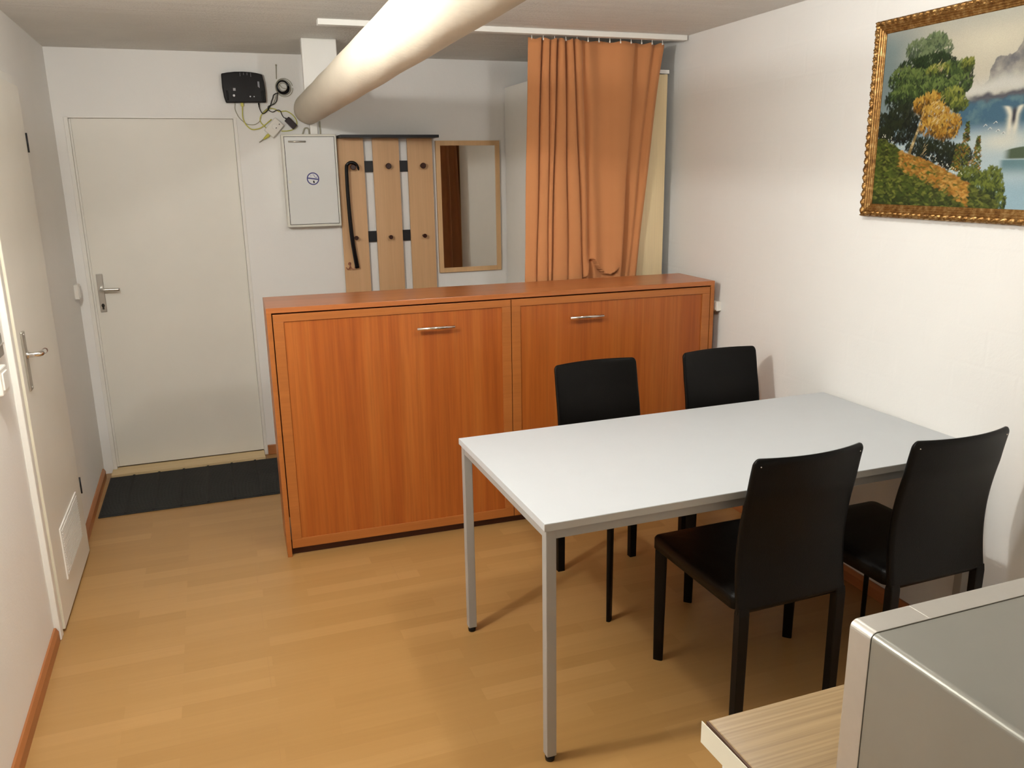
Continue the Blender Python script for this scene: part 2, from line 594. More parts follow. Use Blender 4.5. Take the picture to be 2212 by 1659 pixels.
g = obj('vent_grille', vg, M['trim'], d2, O2)
sl = MB()
for k in range(18):
    z = 0.15 + k * 0.0105
    sl.box(0.0455, 0.0485, 5.035, 5.415, z, z + 0.0045, 0.0)
obj('vent_slats', sl, M['white'], g, O2)
h2 = bpy.data.objects.new('door_handle', None); COL.objects.link(h2); h2.parent = d2
h2.location = (0.041, 4.93 - 4.80, 1.02)
h2.empty_display_size = 0.03
handle(h2, lambda a, n, z: (n, a, z), ('darksteel', 'chrome'), False, 0.062, 'copper')

# switches on the left wall
sw = tag(obj('light_switch', MB().box(0.0, 0.022, -0.04, 0.04, -0.038, 0.038, 0.004), M['whiteplastic'], None),
         'small white light switch on the left wall next to the back door frame', 'light switch')
sw.location = (XL(6.55), 6.55, 1.06)
obj('rocker', MB().box(0.021, 0.026, -0.028, 0.028, -0.028, 0.028, 0.002), M['trim'], sw)
sw2 = thing('wall_switch', 'white wall switch box at the left picture edge, below a grey metal plate', 'light switch', (XL(4.60), 4.582, 1.045))
obj('switch_box', MB().box(0.0, 0.028, -0.045, 0.045, -0.055, 0.03, 0.005), M['whiteplastic'], sw2)
obj('rocker', MB().box(0.027, 0.032, -0.03, 0.03, -0.04, 0.015, 0.002), M['trim'], sw2)
sw3 = thing('wall_plate', 'grey metal wall plate with a bright bar at the left picture edge', 'wall fitting', (XL(4.66), 4.66, 1.125))
obj('plate', MB().box(0.0, 0.014, -0.045, 0.04, -0.035, 0.042, 0.006), M['silvertop'], sw3)
obj('bar', MB().box(0.013, 0.018, -0.03, 0.036, 0.003, 0.009, 0.001), M['chrome'], sw3)
# socket on the right wall, half behind the cabinet end
so = thing('wall_socket', 'small white socket on the right wall just past the cabinet end', 'socket', (XR(5.17), 5.165, 0.98))
obj('cover', MB().box(-0.026, 0.0, -0.03, 0.045, -0.022, 0.024, 0.004), M['whiteplastic'], so)
obj('flap', MB().box(-0.030, -0.025, -0.022, 0.038, -0.016, 0.018, 0.002), M['white'], so)

# ceiling riser and pipe --------------------------------------------
def XP(y):
    return 1.203 + (y - 3.2) * (1.273 - 1.203) / (YB - 3.2)
pm = MB()
rings = []
NY = 110
random.seed(3)
for i in range(NY + 1):
    y = -0.45 + (YB - 0.002 + 0.45) * i / NY
    t = (YB - y)
    rr = 0.0805
    if t < 0.10:
        rr *= 0.90 + 0.10 * math.sqrt(max(0, 1 - (1 - t / 0.10) ** 2))
    ring = []
    for j in range(40):
        a = 2 * PI * j / 40
        w = 1 + 0.010 * math.sin(3 * a + y * 5.1) * math.sin(y * 3.3) + 0.008 * math.sin(5 * a - y * 11)
        ring.append((XP(y) + rr * w * math.cos(a), y, 1.990 + rr * w * math.sin(a)))
    rings.append(ring)
pm.loft(rings)
pipe = tag(obj('ceiling_pipe', pm, M['pipe'], None, (XP(3), 3.0, 1.99)), 'thick cream-painted pipe running under the ceiling to the back wall', 'pipe')
bx = MB().prism([(1.197, 6.070), (1.366, 6.070), (1.366, 6.115), (1.197, 6.115)], 'z', 2.035, H, 0.004)
tag(obj('pipe_boxing', bx, M['white'], None, (1.28, 6.18, 2.16)), 'white rectangular boxing between ceiling and the far end of the pipe', 'boxing')
cd = thing('wall_conduit', 'short white conduit between pipe end and electrical box', 'conduit', (1.31, YB, 1.90))
obj('channel', MB().box(-0.032, 0.010, -0.02, -0.001, -0.043, 0.03, 0.003), M['whiteplastic'], cd)
obj('channel', MB().box(0.022, 0.030, -0.008, -0.001, -0.043, 0.03, 0.001), M['greycable'], cd)
obj('elbow_cable', MB().tube(catmull([(-0.075, -0.012, -0.043), (-0.06, -0.012, -0.01), (-0.04, -0.012, -0.012), (-0.037, -0.012, -0.043)], 6), 0.004, 8), M['greycable'], cd)

# ceiling curtain rail
rl = thing('curtain_rail', 'white curtain rail across the ceiling holding the orange curtain', 'curtain rail', (2.11, 5.55, H))
obj('rail', MB().box(-0.90, 0.905, -0.022, 0.022, -0.024, 0.0, 0.002), M['white'], rl)

# ------------------------------------------------------------------ lamps (outside the frame)
def pendant(loc, label, drop):
    t = thing('bulb_lamp', label, 'lamp', (loc[0], loc[1], H))
    obj('ceiling_rose', MB().cyl((0, 0, -0.012), (0, 0, 0), 0.04, 24), M['whiteplastic'], t)
    if drop > 0.12:
        obj('cord', MB().cyl((0, 0, -drop + 0.09), (0, 0, -0.01), 0.003, 8), M['whiteplastic'], t)
    obj('socket', MB().cyl((0, 0, -drop + 0.046), (0, 0, -drop + (0.095 if drop > 0.12 else 0.08)), 0.014, 16, 0.012), M['whiteplastic'], t)
    b = obj('bulb', MB().tube([(0, 0, -drop + 0.048), (0, 0, -drop + 0.046)], 0.0142, 16), M['whiteplastic'], t)
    return t
pendant(LA, 'bare bulb hanging on a short cord near the left wall', H - LA[2])
pendant(LB, 'bare bulb on the ceiling above the white table', H - LB[2])

# ------------------------------------------------------------------ doormat
mt = thing('doormat', 'long black ribbed doormat in front of the back door', 'doormat', (0.03, 5.975, 0))
W_, D_ = 1.01, 0.592
obj('mat_base', MB().box(0, W_, 0, D_, 0.0, 0.006, 0.002), M['mat'], mt)
rb = MB()
n = 40
for k in range(n):
    y = 0.010 + k * (D_ - 0.02) / n
    rb.box(0.008, W_ - 0.008, y, y + 0.0085, 0.005, 0.010, 0)
obj('ribs', rb, M['mat'], mt)
st = MB()
for k in range(7):
    x = 0.118 + k * 0.131
    st.box(x, x + 0.012, 0.005, D_ - 0.005, 0.006, 0.0112, 0.001)
obj('cross_strips', st, simple('mat_strip', (0.009, 0.0085, 0.008), 0.8), mt)

# ------------------------------------------------------------------ folding bed cabinet
CA = -0.0263
cab = thing('bed_cabinet', 'long low cherry-wood cabinet with two handles, behind the table', 'cabinet', (0.8749, 5.1844, 0), CA)
CL, CD_, CH = 2.10, 0.345, 1.1104
T = 0.020
obj('side_panel', MB().box(0, T, 0, CD_, 0, CH - T, 0.0012), M['cab_frame'], cab)
obj('side_panel', MB().box(CL - T, CL, 0, CD_, 0, CH - T, 0.0012), M['cab_frame'], cab)
obj('top', MB().box(0, CL, 0, CD_, CH - 0.022, CH, 0.0015), M['cab_top'], cab)
obj('back_panel', MB().box(T, CL - T, CD_ - 0.01, CD_ - 0.002, 0.05, CH - T), M['cab_panel'], cab)
obj('plinth', MB().box(T, CL - T, 0.03, 0.05, 0, 0.06), M['plinth'], cab)
mid = 1.056
fz0, fz1 = 0.040, CH - 0.028
for k, (x0, x1) in enumerate(((T + 0.004, mid - 0.0015), (mid + 0.0015, CL - T - 0.004))):
    dp = obj('door', MB().box(x0, x1, 0.006, 0.020, fz0, fz1, 0.001), M['cab_panel'], cab)
    w = 0.042
    fm = MB()
    fm.box(x0, x1, 0.0, 0.0065, fz1 - w * 0.75, fz1, 0.0012)
    fm.box(x0, x1, 0.0, 0.0065, fz0, fz0 + w, 0.0012)
    fm.box(x0, x0 + w, 0.0, 0.0065, fz0 + w, fz1 - w * 0.75, 0.0012)
    fm.box(x1 - w, x1, 0.0, 0.0065, fz0 + w, fz1 - w * 0.75, 0.0012)
    obj('door_border', fm, M['cab_frame'], dp)
    hx = (0.618, 1.331)[k]
    hh = MB().tube([(hx, -0.028, 0.984), (hx + 0.168, -0.028, 0.984)], 0.0065, 14)
    for q in (0.03, 0.138):
        hh.cyl((hx + q, 0.004, 0.984), (hx + q, -0.028, 0.984), 0.004, 10)
    obj('handle', hh, M['chrome'], dp)

# ------------------------------------------------------------------ table
TA = 0.007
tb = thing('dining_table', 'white rectangular table with silver legs against the right wall', 'table', (1.4422, 3.559, 0), TA)
TL, TW, TH = 1.562, 0.781, 0.7412
obj('tabletop', MB().box(0, TL, 0, TW, TH - 0.0225, TH, 0.0012), M['tabletop'], tb)
ed = MB()
e_ = 0.0008
ed.box(-e_, TL + e_, -e_, 0.001, TH - 0.0218, TH - 0.0014)
ed.box(-e_, TL + e_, TW - 0.001, TW + e_, TH - 0.0218, TH - 0.0014)
ed.box(TL - 0.001, TL + e_, 0, TW, TH - 0.0218, TH - 0.0014)
obj('edge_band', ed, M['tableedge'], tb)
rf = MB()
i_ = 0.008
z1 = TH - 0.0225
rf.box(i_, TL - i_, i_, i_ + 0.024, z1 - 0.028, z1, 0.001)
rf.box(i_, TL - i_, TW - i_ - 0.024, TW - i_, z1 - 0.028, z1, 0.001)
rf.box(i_, i_ + 0.024, i_ + 0.024, TW - i_ - 0.024, z1 - 0.028, z1, 0.001)
rf.box(TL - i_ - 0.024, TL - i_, i_ + 0.024, TW - i_ - 0.024, z1 - 0.028, z1, 0.001)
obj('table_frame', rf, M['tablemetal'], tb)
for (x, y) in ((0.006, 0.006), (0.006, TW - 0.036), (TL - 0.036, 0.006), (TL - 0.036, TW - 0.036)):
    lg = obj('leg', MB().box(x, x + 0.030, y, y + 0.030, 0.018, z1 - 0.0005, 0.002), M['tablemetal'], tb)
    ft = MB().tube([(x + 0.015, y + 0.015, 0.0), (x + 0.015, y + 0.015, 0.010), (x + 0.015, y + 0.015, 0.018)], [0.0135, 0.0145, 0.011], 18)
    ft.box(x + 0.0005, x + 0.0295, y + 0.0005, y + 0.0295, 0.0172, 0.0215, 0.001)
    obj('foot', ft, M['black'], lg)

# ------------------------------------------------------------------ chairs
def make_chair():
    """seat faces local +y; origin on the floor under the rear edge centre"""
    t = thing('dining_chair', 'x', 'chair')
    Wc, Dp = 0.392, 0.475
    # seat: slightly domed pad
    rings = []
    nx, ny = 18, 18
    m = MB()
    def sup(u, v):     # rounded square outline radius
        return u, v
    top = []
    zs = [(0.415, 0.006), (0.418, 0.0), (0.452, 0.0), (0.459, 0.004), (0.463, 0.014), (0.4655, 0.045), (0.467, 0.12)]
    for z, ins in zs:
        ring = []
        a, b = Wc / 2 - ins, (Dp - 0.02) / 2 - ins
        r = max(0.022 - ins * 0.3, 0.006)
        cy = 0.02 + (Dp - 0.02) / 2
        for cxs, cys, a0 in ((1, 1, 0), (-1, 1, PI / 2), (-1, -1, PI), (1, -1, 3 * PI / 2)):
            for k in range(6):
                an = a0 + PI / 2 * k / 5
                ring.append((cxs * (a - r) + r * math.cos(an), cy + cys * (b - r) + r * math.sin(an), z))
        rings.append(ring)
    m.loft(rings)
    obj('seat', m, M['leather'], t)
    # backrest
    NU, NV = 24, 40
    def back(u, v, side):
        # u -1..1 across, v 0..1 up
        z = 0.408 + v * 0.476
        w = 0.190 - 0.004 * v
        lean = 0.012 * math.sin(PI * min(v * 1.3, 1)) - 0.058 * v ** 2.3
        curve = 0.028 * v ** 0.8 * (u * u)
        y = 0.013 + lean + curve
        th = 0.0135 - 0.0055 * v ** 0.6
        return w, z, y, th
    m = MB()
    vs = []
    idx = {}
    rc = 0.022
    for iv in range(NV + 1):
        v = iv / NV
        # dense near the ends
        v = 0.5 - 0.5 * math.cos(PI * v)
        for iu in range(NU + 1):
            u = -1 + 2 * iu / NU
            u = math.sin(u * PI / 2)
            w, z, y, th = back(u, v, 0)
            # round the upper corners
            dz = 0.884 - z
            wx = w
            if dz < rc:
                wx = w - rc + math.sqrt(max(rc * rc - (rc - dz) ** 2, 0))
                wx = w - (w - wx) * 0.75
            x = u * wx
            e = min(1.0, (1 - abs(u)) / 0.035)
            e2 = min(1.0, (0.884 - z) / 0.018)
            e3 = min(1.0, (z - 0.408) / 0.015 + 0.3)
            k = math.sqrt(max(1 - (1 - e) ** 2, 0)) * math.sqrt(max(1 - (1 - e2) ** 2, 0)) * e3
            k = max(k, 0.30)
            vs.append((x, y - th * k, z))
            vs.append((x, y + th * k, z))
    n1 = NU + 1
    def I(iv, iu, s):
        return (iv * n1 + iu) * 2 + s
    fs = []
    for iv in range(NV):
        for iu in range(NU):
            fs.append([I(iv, iu, 0), I(iv, iu + 1, 0), I(iv + 1, iu + 1, 0), I(iv + 1, iu, 0)])
            fs.append([I(iv, iu, 1), I(iv + 1, iu, 1), I(iv + 1, iu + 1, 1), I(iv, iu + 1, 1)])
    for iv in range(NV):
        fs.append([I(iv, 0, 0), I(iv + 1, 0, 0), I(iv + 1, 0, 1), I(iv, 0, 1)])
        fs.append([I(iv, NU, 0), I(iv, NU, 1), I(iv + 1, NU, 1), I(iv + 1, NU, 0)])
    for iu in range(NU):
        fs.append([I(0, iu, 0), I(0, iu, 1), I(0, iu + 1, 1), I(0, iu + 1, 0)])
        fs.append([I(NV, iu, 0), I(NV, iu + 1, 0), I(NV, iu + 1, 1), I(NV, iu, 1)])
    m.add(vs, fs, True)
    bk = obj('backrest', m, M['leather'], t)
    for s in (-1, 1):
        sd = MB().sphere((s * 0.168, -0.0245, 0.862), 0.0023, 10, 6)
        obj('stud', sd, M['chrome'], bk)
    # rear legs: flat rectangular
    for s in (-1, 1):
        x = s * 0.172
        rings = []
        for z, hw, hd in ((0.0, 0.0150, 0.012), (0.2, 0.0160, 0.0125), (0.405, 0.0172, 0.0125), (0.425, 0.0160, 0.010)):
            rings.append([(x + a * hw, 0.014 + b * hd, z) for a, b in ((-1, -1), (-.8, -1.1), (.8, -1.1), (1, -1), (1, 1), (.8, 1.1), (-.8, 1.1), (-1, 1))])
        obj('leg', MB().loft(rings, True, True, False), M['leatherleg'], t)
    # front legs: long section set on the corner's diagonal
    for s in (-1, 1):
        cx, cy = s * 0.176, Dp - 0.022
        d = Vector((s, 1, 0)).normalized()
        e = Vector((-d.y, d.x, 0))
        rings = []
        for z, a, b in ((0.0, 0.0165, 0.0085), (0.2, 0.0185, 0.0095), (0.40, 0.020, 0.0105), (0.418, 0.020, 0.0105)):
            ring = []
            for k in range(16):
                an = 2 * PI * k / 16
                ca, sa = math.cos(an), math.sin(an)
                p = Vector((cx, cy, z)) + d * a * math.copysign(abs(ca) ** 0.55, ca) - d * 0.004 + e * b * math.copysign(abs(sa) ** 0.55, sa)
                ring.append(p)
            rings.append(ring)
        obj('leg', MB().loft(rings), M['leatherleg'], t)
    return t

def dup(root, loc, rz, label):
    r = root.copy(); COL.objects.link(r)
    r.location = loc
    r.rotation_euler = (0, 0, rz)
    r['label'] = label
    for ch in list(root.children):
        c = ch.copy(); COL.objects.link(c); c.parent = r
        for g in list(ch.children):
            q = g.copy(); COL.objects.link(q); q.parent = c
    return r

chairA = make_chair()
chairA['label'] = 'black leather chair on the near side of the table, closest to its free end'
chairA['group'] = 'black leather chairs around the table'
chairA.location = (2.184, 3.462, 0)
chairA.rotation_euler = (0, 0, 0.02)
dup(chairA, (2.686, 3.418, 0), 0.02, 'black leather chair on the near side of the table, beside the right wall')
dup(chairA, (2.119, 4.655, 0), PI + 0.03, 'black leather chair on the far side of the table, backed by the cabinet doors')
dup(chairA, (2.705, 4.650, 0), PI + 0.03, 'black leather chair on the far side of the table, next to the right wall')

# ------------------------------------------------------------------ curtain
def make_curtain():
    top = [(2.183, -.012), (2.215, -.022), (2.243, -.020), (2.258, .022), (2.262, -.018), (2.285, -.026), (2.292, .022), (2.300, -.022), (2.322, -.028),
           (2.332, .024), (2.342, -.026), (2.362, -.026), (2.372, .024), (2.384, -.022), (2.404, -.024), (2.412, .022), (2.424, -.024), (2.448, -.022),
           (2.470, .014), (2.50, -.004), (2.56, .016), (2.62, .002), (2.68, -.012), (2.745, -.006), (2.762, .022), (2.80, .012), (2.84, .0), (2.868, .018), (2.895, -.002), (2.915, .004)]
    bot = [(2.150, -.020), (2.175, -.034), (2.205, -.036), (2.215, .020), (2.215, -.030), (2.262, -.042), (2.262, .025), (2.268, -.030), (2.285, -.036),
           (2.298, .030), (2.300, -.034), (2.372, -.040), (2.380, .028), (2.386, -.030), (2.455, -.036), (2.462, .026), (2.470, -.016), (2.492, -.024),
           (2.512, .006), (2.54, -.014), (2.585, -.004), (2.625, -.020), (2.660, -.030), (2.682, -.026), (2.690, .026), (2.705, .016), (2.730, -.004), (2.750, .004), (2.772, -.006), (2.785, .0)]
    def dense(l, n=7):
        return [(p.x, p.y) for p in catmull([(a, b, 0) for a, b in l], n)]
    T_, B_ = dense(top), dense(bot)
    zs = list(np.linspace(2.243, 1.24, 44)) + list(np.linspace(1.235, 1.09, 34)) + list(np.linspace(1.06, 0.03, 20))
    lip = [(2.455, 1.10), (2.487, 1.115), (2.505, 1.19), (2.515, 1.2), (2.53, 1.195), (2.56, 1.15), (2.59, 1.12), (2.62, 1.115), (2.65, 1.132), (2.672, 1.145)]
    def lipz(x):
        if x <= lip[0][0] or x >= lip[-1][0]:
            return None
        for (a, za), (b, zb) in zip(lip, lip[1:]):
            if a <= x <= b:
                t = (x - a) / (b - a)
                return za + (zb - za) * t
    vs = []
    for z in zs:
        t = (2.232 - z) / (2.232 - 1.11)
        k = min(t, 1.15)
        k = k ** 0.85 if k > 0 else 0
        for i, ((xa, ya), (xb, yb)) in enumerate(zip(T_, B_)):
            x = xa + (xb - xa) * k
            y = ya + (yb - ya) * k
            y += 0.003 * math.sin(z * 9 + i * 0.23)
            zz = z
            if t < 0.005:
                zz = z + 0.004 * math.cos(i / 7 * PI)
            lz = lipz(x)
            if lz is not None:
                w = min(1, (x - 2.455) / 0.04, (2.672 - x) / 0.03)
                d = z - lz
                if d >= 0:
                    y -= w * 0.020 * math.exp(-d / 0.035)
                else:
                    y += w * 0.022 * math.exp(d / 0.05)
            vs.append((x, 5.580 + y, zz))
    n = len(T_)
    fs = []
    for a in range(len(zs) - 1):
        for b in range(n - 1):
            fs.append([a * n + b, a * n + b + 1, (a + 1) * n + b + 1, (a + 1) * n + b])
    root = thing('curtain', 'terracotta orange curtain hanging from the rail behind the cabinet', 'curtain', (2.5, 5.58, 0))
    o = obj('cloth', MB().add(vs, fs, True), M['curtain'], root, (2.5, 5.58, 0))
    s = o.modifiers.new('solid', 'SOLIDIFY')
    s.thickness = 0.0018
    for k in range(13):
        x = 2.20 + k * 0.058
        hk = MB().tube([(x, 5.566, 2.2565), (x, 5.566, 2.242)], 0.0016, 6)
        hk.box(x - 0.003, x + 0.003, 5.563, 5.568, 2.236, 2.245, 0.001)
        obj('curtain_hook', hk, M['whiteplastic'], root, (2.5, 5.58, 0))
    return root
make_curtain()

# ------------------------------------------------------------------ wardrobe behind the curtain
wd = thing('wardrobe', 'tall wardrobe with white sides and pale maple front behind the curtain', 'wardrobe', (2.446, 5.64, 0))
WW, WD, WH = 0.528, 1.02, 2.128
obj('side_panel', MB().box(0, 0.018, 0.002, WD, 0, WH, 0.001), M['white'], wd)
obj('side_panel', MB().box(WW - 0.018, WW, 0.002, WD, 0, WH, 0.001), M['white'], wd)
obj('top_panel', MB().box(0.018, WW - 0.018, 0.002, WD, WH - 0.018, WH - 0.001, 0.001), M['white'], wd)
obj('back_panel', MB().box(0.018, WW - 0.018, WD - 0.008, WD - 0.001, 0.02, WH - 0.02), M['white'], wd)
obj('door', MB().box(0.002, WW - 0.010, -0.018, 0.0, 0.05, WH - 0.022, 0.0012), M['maple'], wd)
obj('cornice', MB().box(0.0, WW, -0.016, 0.004, WH - 0.018, WH, 0.001), M['white'], wd)

# ------------------------------------------------------------------ electrical box
eb = thing('electrical_box', 'pale grey metal electrical box on the back wall between door and coat rack', 'electrical box', (1.112, YB, 1.350))
EW, EH, ED = 0.300, 0.507, 0.080
obj('housing', MB().box(0, EW, -ED + 0.004, 0, 0, EH, 0.004), M['boxbody'], eb)
gm = MB().box(0.012, EW - 0.012, -ED + 0.0015, -ED + 0.005, 0.014, EH - 0.012, 0.0005)
obj('door_gap', gm, M['darkgap'], eb)
bd = obj('box_door', MB().box(0.0145, EW - 0.0145, -ED - 0.002, -ED + 0.004, 0.0165, EH - 0.0145, 0.0015), M['box'], eb)
hd = MB().tube([(0.034, -ED - 0.013, 0.467), (0.128, -ED - 0.013, 0.467)], 0.0045, 10)
for x in (0.04, 0.122):
    hd.cyl((x, -ED - 0.002, 0.467), (x, -ED - 0.013, 0.467), 0.003, 8)
obj('handle', hd, M['steel'], bd)
obj('lock', MB().tube([(0.028, -ED - 0.0018, 0.250), (0.028, -ED - 0.0035, 0.250)], [0.010, 0.009], 20), M['boxbody'], bd)
sx, sz, sy = 0.155, 0.266, -ED - 0.0022
stk = obj('sticker', MB().cyl((sx, sy, sz), (sx, sy - 0.0006, sz), 0.0335, 40), M['sticker'], bd, None, 0,)
stk['label'] = 'round blue and white prohibition sticker'
rg = []
for k in range(41):
    a = 2 * PI * k / 40
    rg.append([(sx + r * math.cos(a), sy - dy, sz + r * math.sin(a)) for r, dy in ((0.0283, 0.0006), (0.0345, 0.0006), (0.0345, 0.0013), (0.0283, 0.0013))])
obj('ring', MB().loft(rg, True, False, False), M['blue'], stk)
an = math.radians(-8)
def R2(u, v):
    return (sx + u * math.cos(an) - v * math.sin(an), sz + u * math.sin(an) + v * math.cos(an))
obj('bar', MB().prism([R2(-0.030, -0.0036), R2(0.030, -0.0036), R2(0.030, 0.0036), R2(-0.030, 0.0036)], 'y', sy - 0.0014, sy - 0.0006), M['blue'], stk)
pts = [(-0.004, 0.020), (0.003, 0.021), (0.007, 0.014), (0.012, 0.009), (0.018, 0.008), (0.021, 0.013)]
obj('smoke_mark', MB().tube(catmull([(R2(u, v)[0], sy - 0.0008, R2(u, v)[1]) for u, v in pts], 6), 0.0014, 6), M['blue'], stk)
obj('mark', MB().cyl((R2(-0.013, 0.014)[0], sy - 0.0006, R2(-0.013, 0.014)[1]), (R2(-0.013, 0.014)[0], sy - 0.0012, R2(-0.013, 0.014)[1]), 0.0022, 12), M['blue'], stk)
obj('mark', MB().prism([R2(0.000, -0.012), R2(0.007, -0.009), R2(0.012, -0.021), R2(0.005, -0.025)], 'y', sy - 0.0012, sy - 0.0006), M['blackmatte'], stk)

# ------------------------------------------------------------------ coat rack
cr = thing('coat_rack', 'coat rack of three beech boards with a dark shelf on the back wall', 'coat rack', (1.42, YB, 0.60))
for (x0, x1) in ((1.420, 1.570), (1.622, 1.777), (1.827, 1.977)):
    obj('board', MB().box(x0 - 1.42, x1 - 1.42, -0.032, -0.018, 0.0, 1.235, 0.001), M['beechrack'], cr)
for z in (1.648, 1.246):
    obj('crossbar', MB().box(0.005, 0.552, -0.0178, -0.002, z - 0.60, z + 0.063 - 0.60, 0.001), M['anthracite'], cr)
obj('shelf', MB().box(0.004, 0.570, -0.150, -0.001, 1.2355, 1.2515, 0.0015), M['anthracite'], cr)
knobs = [(1.498, 1.677), (1.703, 1.680), (1.909, 1.680), (1.493, 1.276), (1.697, 1.273), (1.903, 1.273)]
for i, (x, z) in enumerate(knobs):
    x -= 1.42; z -= 0.60
    rr = 0.017 if i < 3 else 0.0125
    k = MB().tube([(x, -0.031, z), (x, -0.045, z), (x, -0.060, z), (x, -0.064, z), (x, -0.074, z), (x, -0.078, z)],
                  [rr * 0.6, rr * 0.45, rr * 0.5, rr * 0.95, rr, rr * 0.8], 20)
    obj('knob', k, M['knob'], cr)
# shoe horn hung over the upper left knob
sh = thing('shoehorn', 'long black shoehorn hanging from the upper left coat knob', 'shoehorn', (1.49, YB, 1.10))
pth = catmull([(1.527, -0.088, 1.658), (1.518, -0.09, 1.686), (1.500, -0.09, 1.700), (1.478, -0.09, 1.701), (1.463, -0.088, 1.690), (1.458, -0.084, 1.672), (1.457, -0.080, 1.600),
               (1.458, -0.076, 1.50), (1.462, -0.073, 1.38), (1.468, -0.070, 1.27), (1.478, -0.066, 1.18), (1.489, -0.062, 1.10)], 6)
rings = []
N = len(pth)
for i, p in enumerate(pth):
    t = i / (N - 1)
    tg = (pth[min(i + 1, N - 1)] - pth[max(i - 1, 0)]).normalized()
    side = Vector((tg.z, 0, -tg.x)).normalized()
    w = 0.0045 + 0.0045 * min(1, t * 6) + 0.0055 * max(0, t - 0.3)
    if t < 0.05:
        w = 0.003 + t * 0.1
    d = 0.0025
    rings.append([p + side * w, p + side * w * 0.5 + Vector((0, -d * 1.6, 0)), p - side * w * 0.5 + Vector((0, -d * 1.6, 0)), p - side * w,
                  p - side * w * 0.5 + Vector((0, d, 0)), p + side * w * 0.5 + Vector((0, d, 0))])
obj('blade', MB().loft(rings), M['black'], sh).location = (-1.49, 0, -1.10)
# small double hook low on the left board
hk = thing('double_hook', 'small copper double hook low on the left coat rack board', 'hook', (1.45, YB - 0.032, 1.11))
obj('hook_plate', MB().tube([(0, 0.0, 0.015), (0, -0.004, 0.015)], [0.0095, 0.008], 16), M['copperhook'], hk)
pr = catmull([(0, -0.004, 0.018), (0.001, -0.012, 0.0), (0.010, -0.022, -0.014), (0.021, -0.026, -0.012), (0.027, -0.026, 0.0)], 6)
obj('prong', MB().tube(pr, 0.0028, 8), M['copperhook'], hk)
pr = catmull([(0, -0.004, 0.018), (-0.001, -0.012, 0.0), (-0.010, -0.022, -0.014), (-0.020, -0.026, -0.012), (-0.026, -0.026, -0.002)], 6)
obj('prong', MB().tube(pr, 0.0028, 8), M['copperhook'], hk)

# ------------------------------------------------------------------ mirror
mr = thing('wall_mirror', 'tall beech-framed mirror on the back wall beside the coat rack', 'mirror', (2.001, YB, 1.040))
MW, MH = 0.402, 0.783
f = MB()
b_ = 0.028
f.box(0, b_, -0.022, 0, 0, MH, 0.0015)
f.box(MW - b_, MW, -0.022, 0, 0, MH, 0.0015)
f.box(b_, MW - b_, -0.022, 0, 0, b_, 0.0015)
f.box(b_, MW - b_, -0.022, 0, MH - b_, MH, 0.0015)
obj('mirror_frame', f, M['mirrorwood'], mr)
obj('mirror_glass', MB().box(b_ - 0.003, MW - b_ + 0.003, -0.016, -0.012, b_ - 0.003, MH - b_ + 0.003), M['mirror'], mr)

# ------------------------------------------------------------------ router and cables
rt = thing('router', 'black wall-mounted internet router above the corner of the back door', 'router', (0.94, YB, 2.02))
out = [(0.830, 2.169), (0.86, 2.175), (0.90, 2.180), (0.94, 2.1815), (0.98, 2.180), (1.015, 2.1755), (1.042, 2.169), (1.049, 2.13), (1.052, 2.09), (1.051, 2.024), (0.842, 2.020), (0.834, 2.05), (0.829, 2.10)]
out = [(a - 0.94, b - 2.02) for a, b in out]
obj('housing', MB().prism(out, 'y', -0.042, -0.002, 0.005), M['black'], rt)
R0 = lambda x: x - 0.94
for ga, gb in ((0.848, 0.857), (1.029, 1.040)):
    obj('side_grip', MB().box(R0(ga), R0(gb), -0.0445, -0.0415, 0.012, 0.064, 0.003), M['blackmatte'], rt)
lbl = MB()
lbl.box(R0(0.884), R0(0.897), -0.0428, -0.0418, 0.062, 0.076)
obj('label_patch', lbl, simple('grey_print', (0.35, 0.34, 0.36), 0.4), rt)
ltx = MB()
ltx.box(R0(1.019), R0(1.0225), -0.0428, -0.0418, 0.080, 0.112)
ltx.box(R0(1.014), R0(1.0165), -0.0428, -0.0418, 0.084, 0.112)
obj('side_print', ltx, simple('light_print', (0.42, 0.42, 0.46), 0.4), rt)
for (x, z, w) in ((0.886, 0.038, 0.007), (0.970, 0.034, 0.0045), (0.990, 0.034, 0.0035)):
    obj('indicator', MB().tube([(R0(x), -0.0415, z), (R0(x), -0.0435, z)], [w, w * 0.7], 12), simple('lit_print', (0.8, 0.8, 0.82), 0.3), rt)
vt = MB()
for x, a in ((0.926, 0.018), (0.944, 0.012), (0.962, 0.012), (0.981, 0.020)):
    vt.box(R0(x), R0(x) + 0.0015, -0.0428, -0.0418, 0.155 - a, 0.155)
obj('vent_lines', vt, simple('vent_print', (0.25, 0.25, 0.27), 0.4), rt)
obj('cable_plug', MB().box(R0(0.917), R0(0.932), -0.026, -0.014, -0.016, 0.004, 0.002), M['yellow'], rt)
obj('power_plug', MB().tube([(R0(1.012), -0.02, 0.002), (R0(1.013), -0.02, -0.020)], [0.0045, 0.003], 10), M['black'], rt)

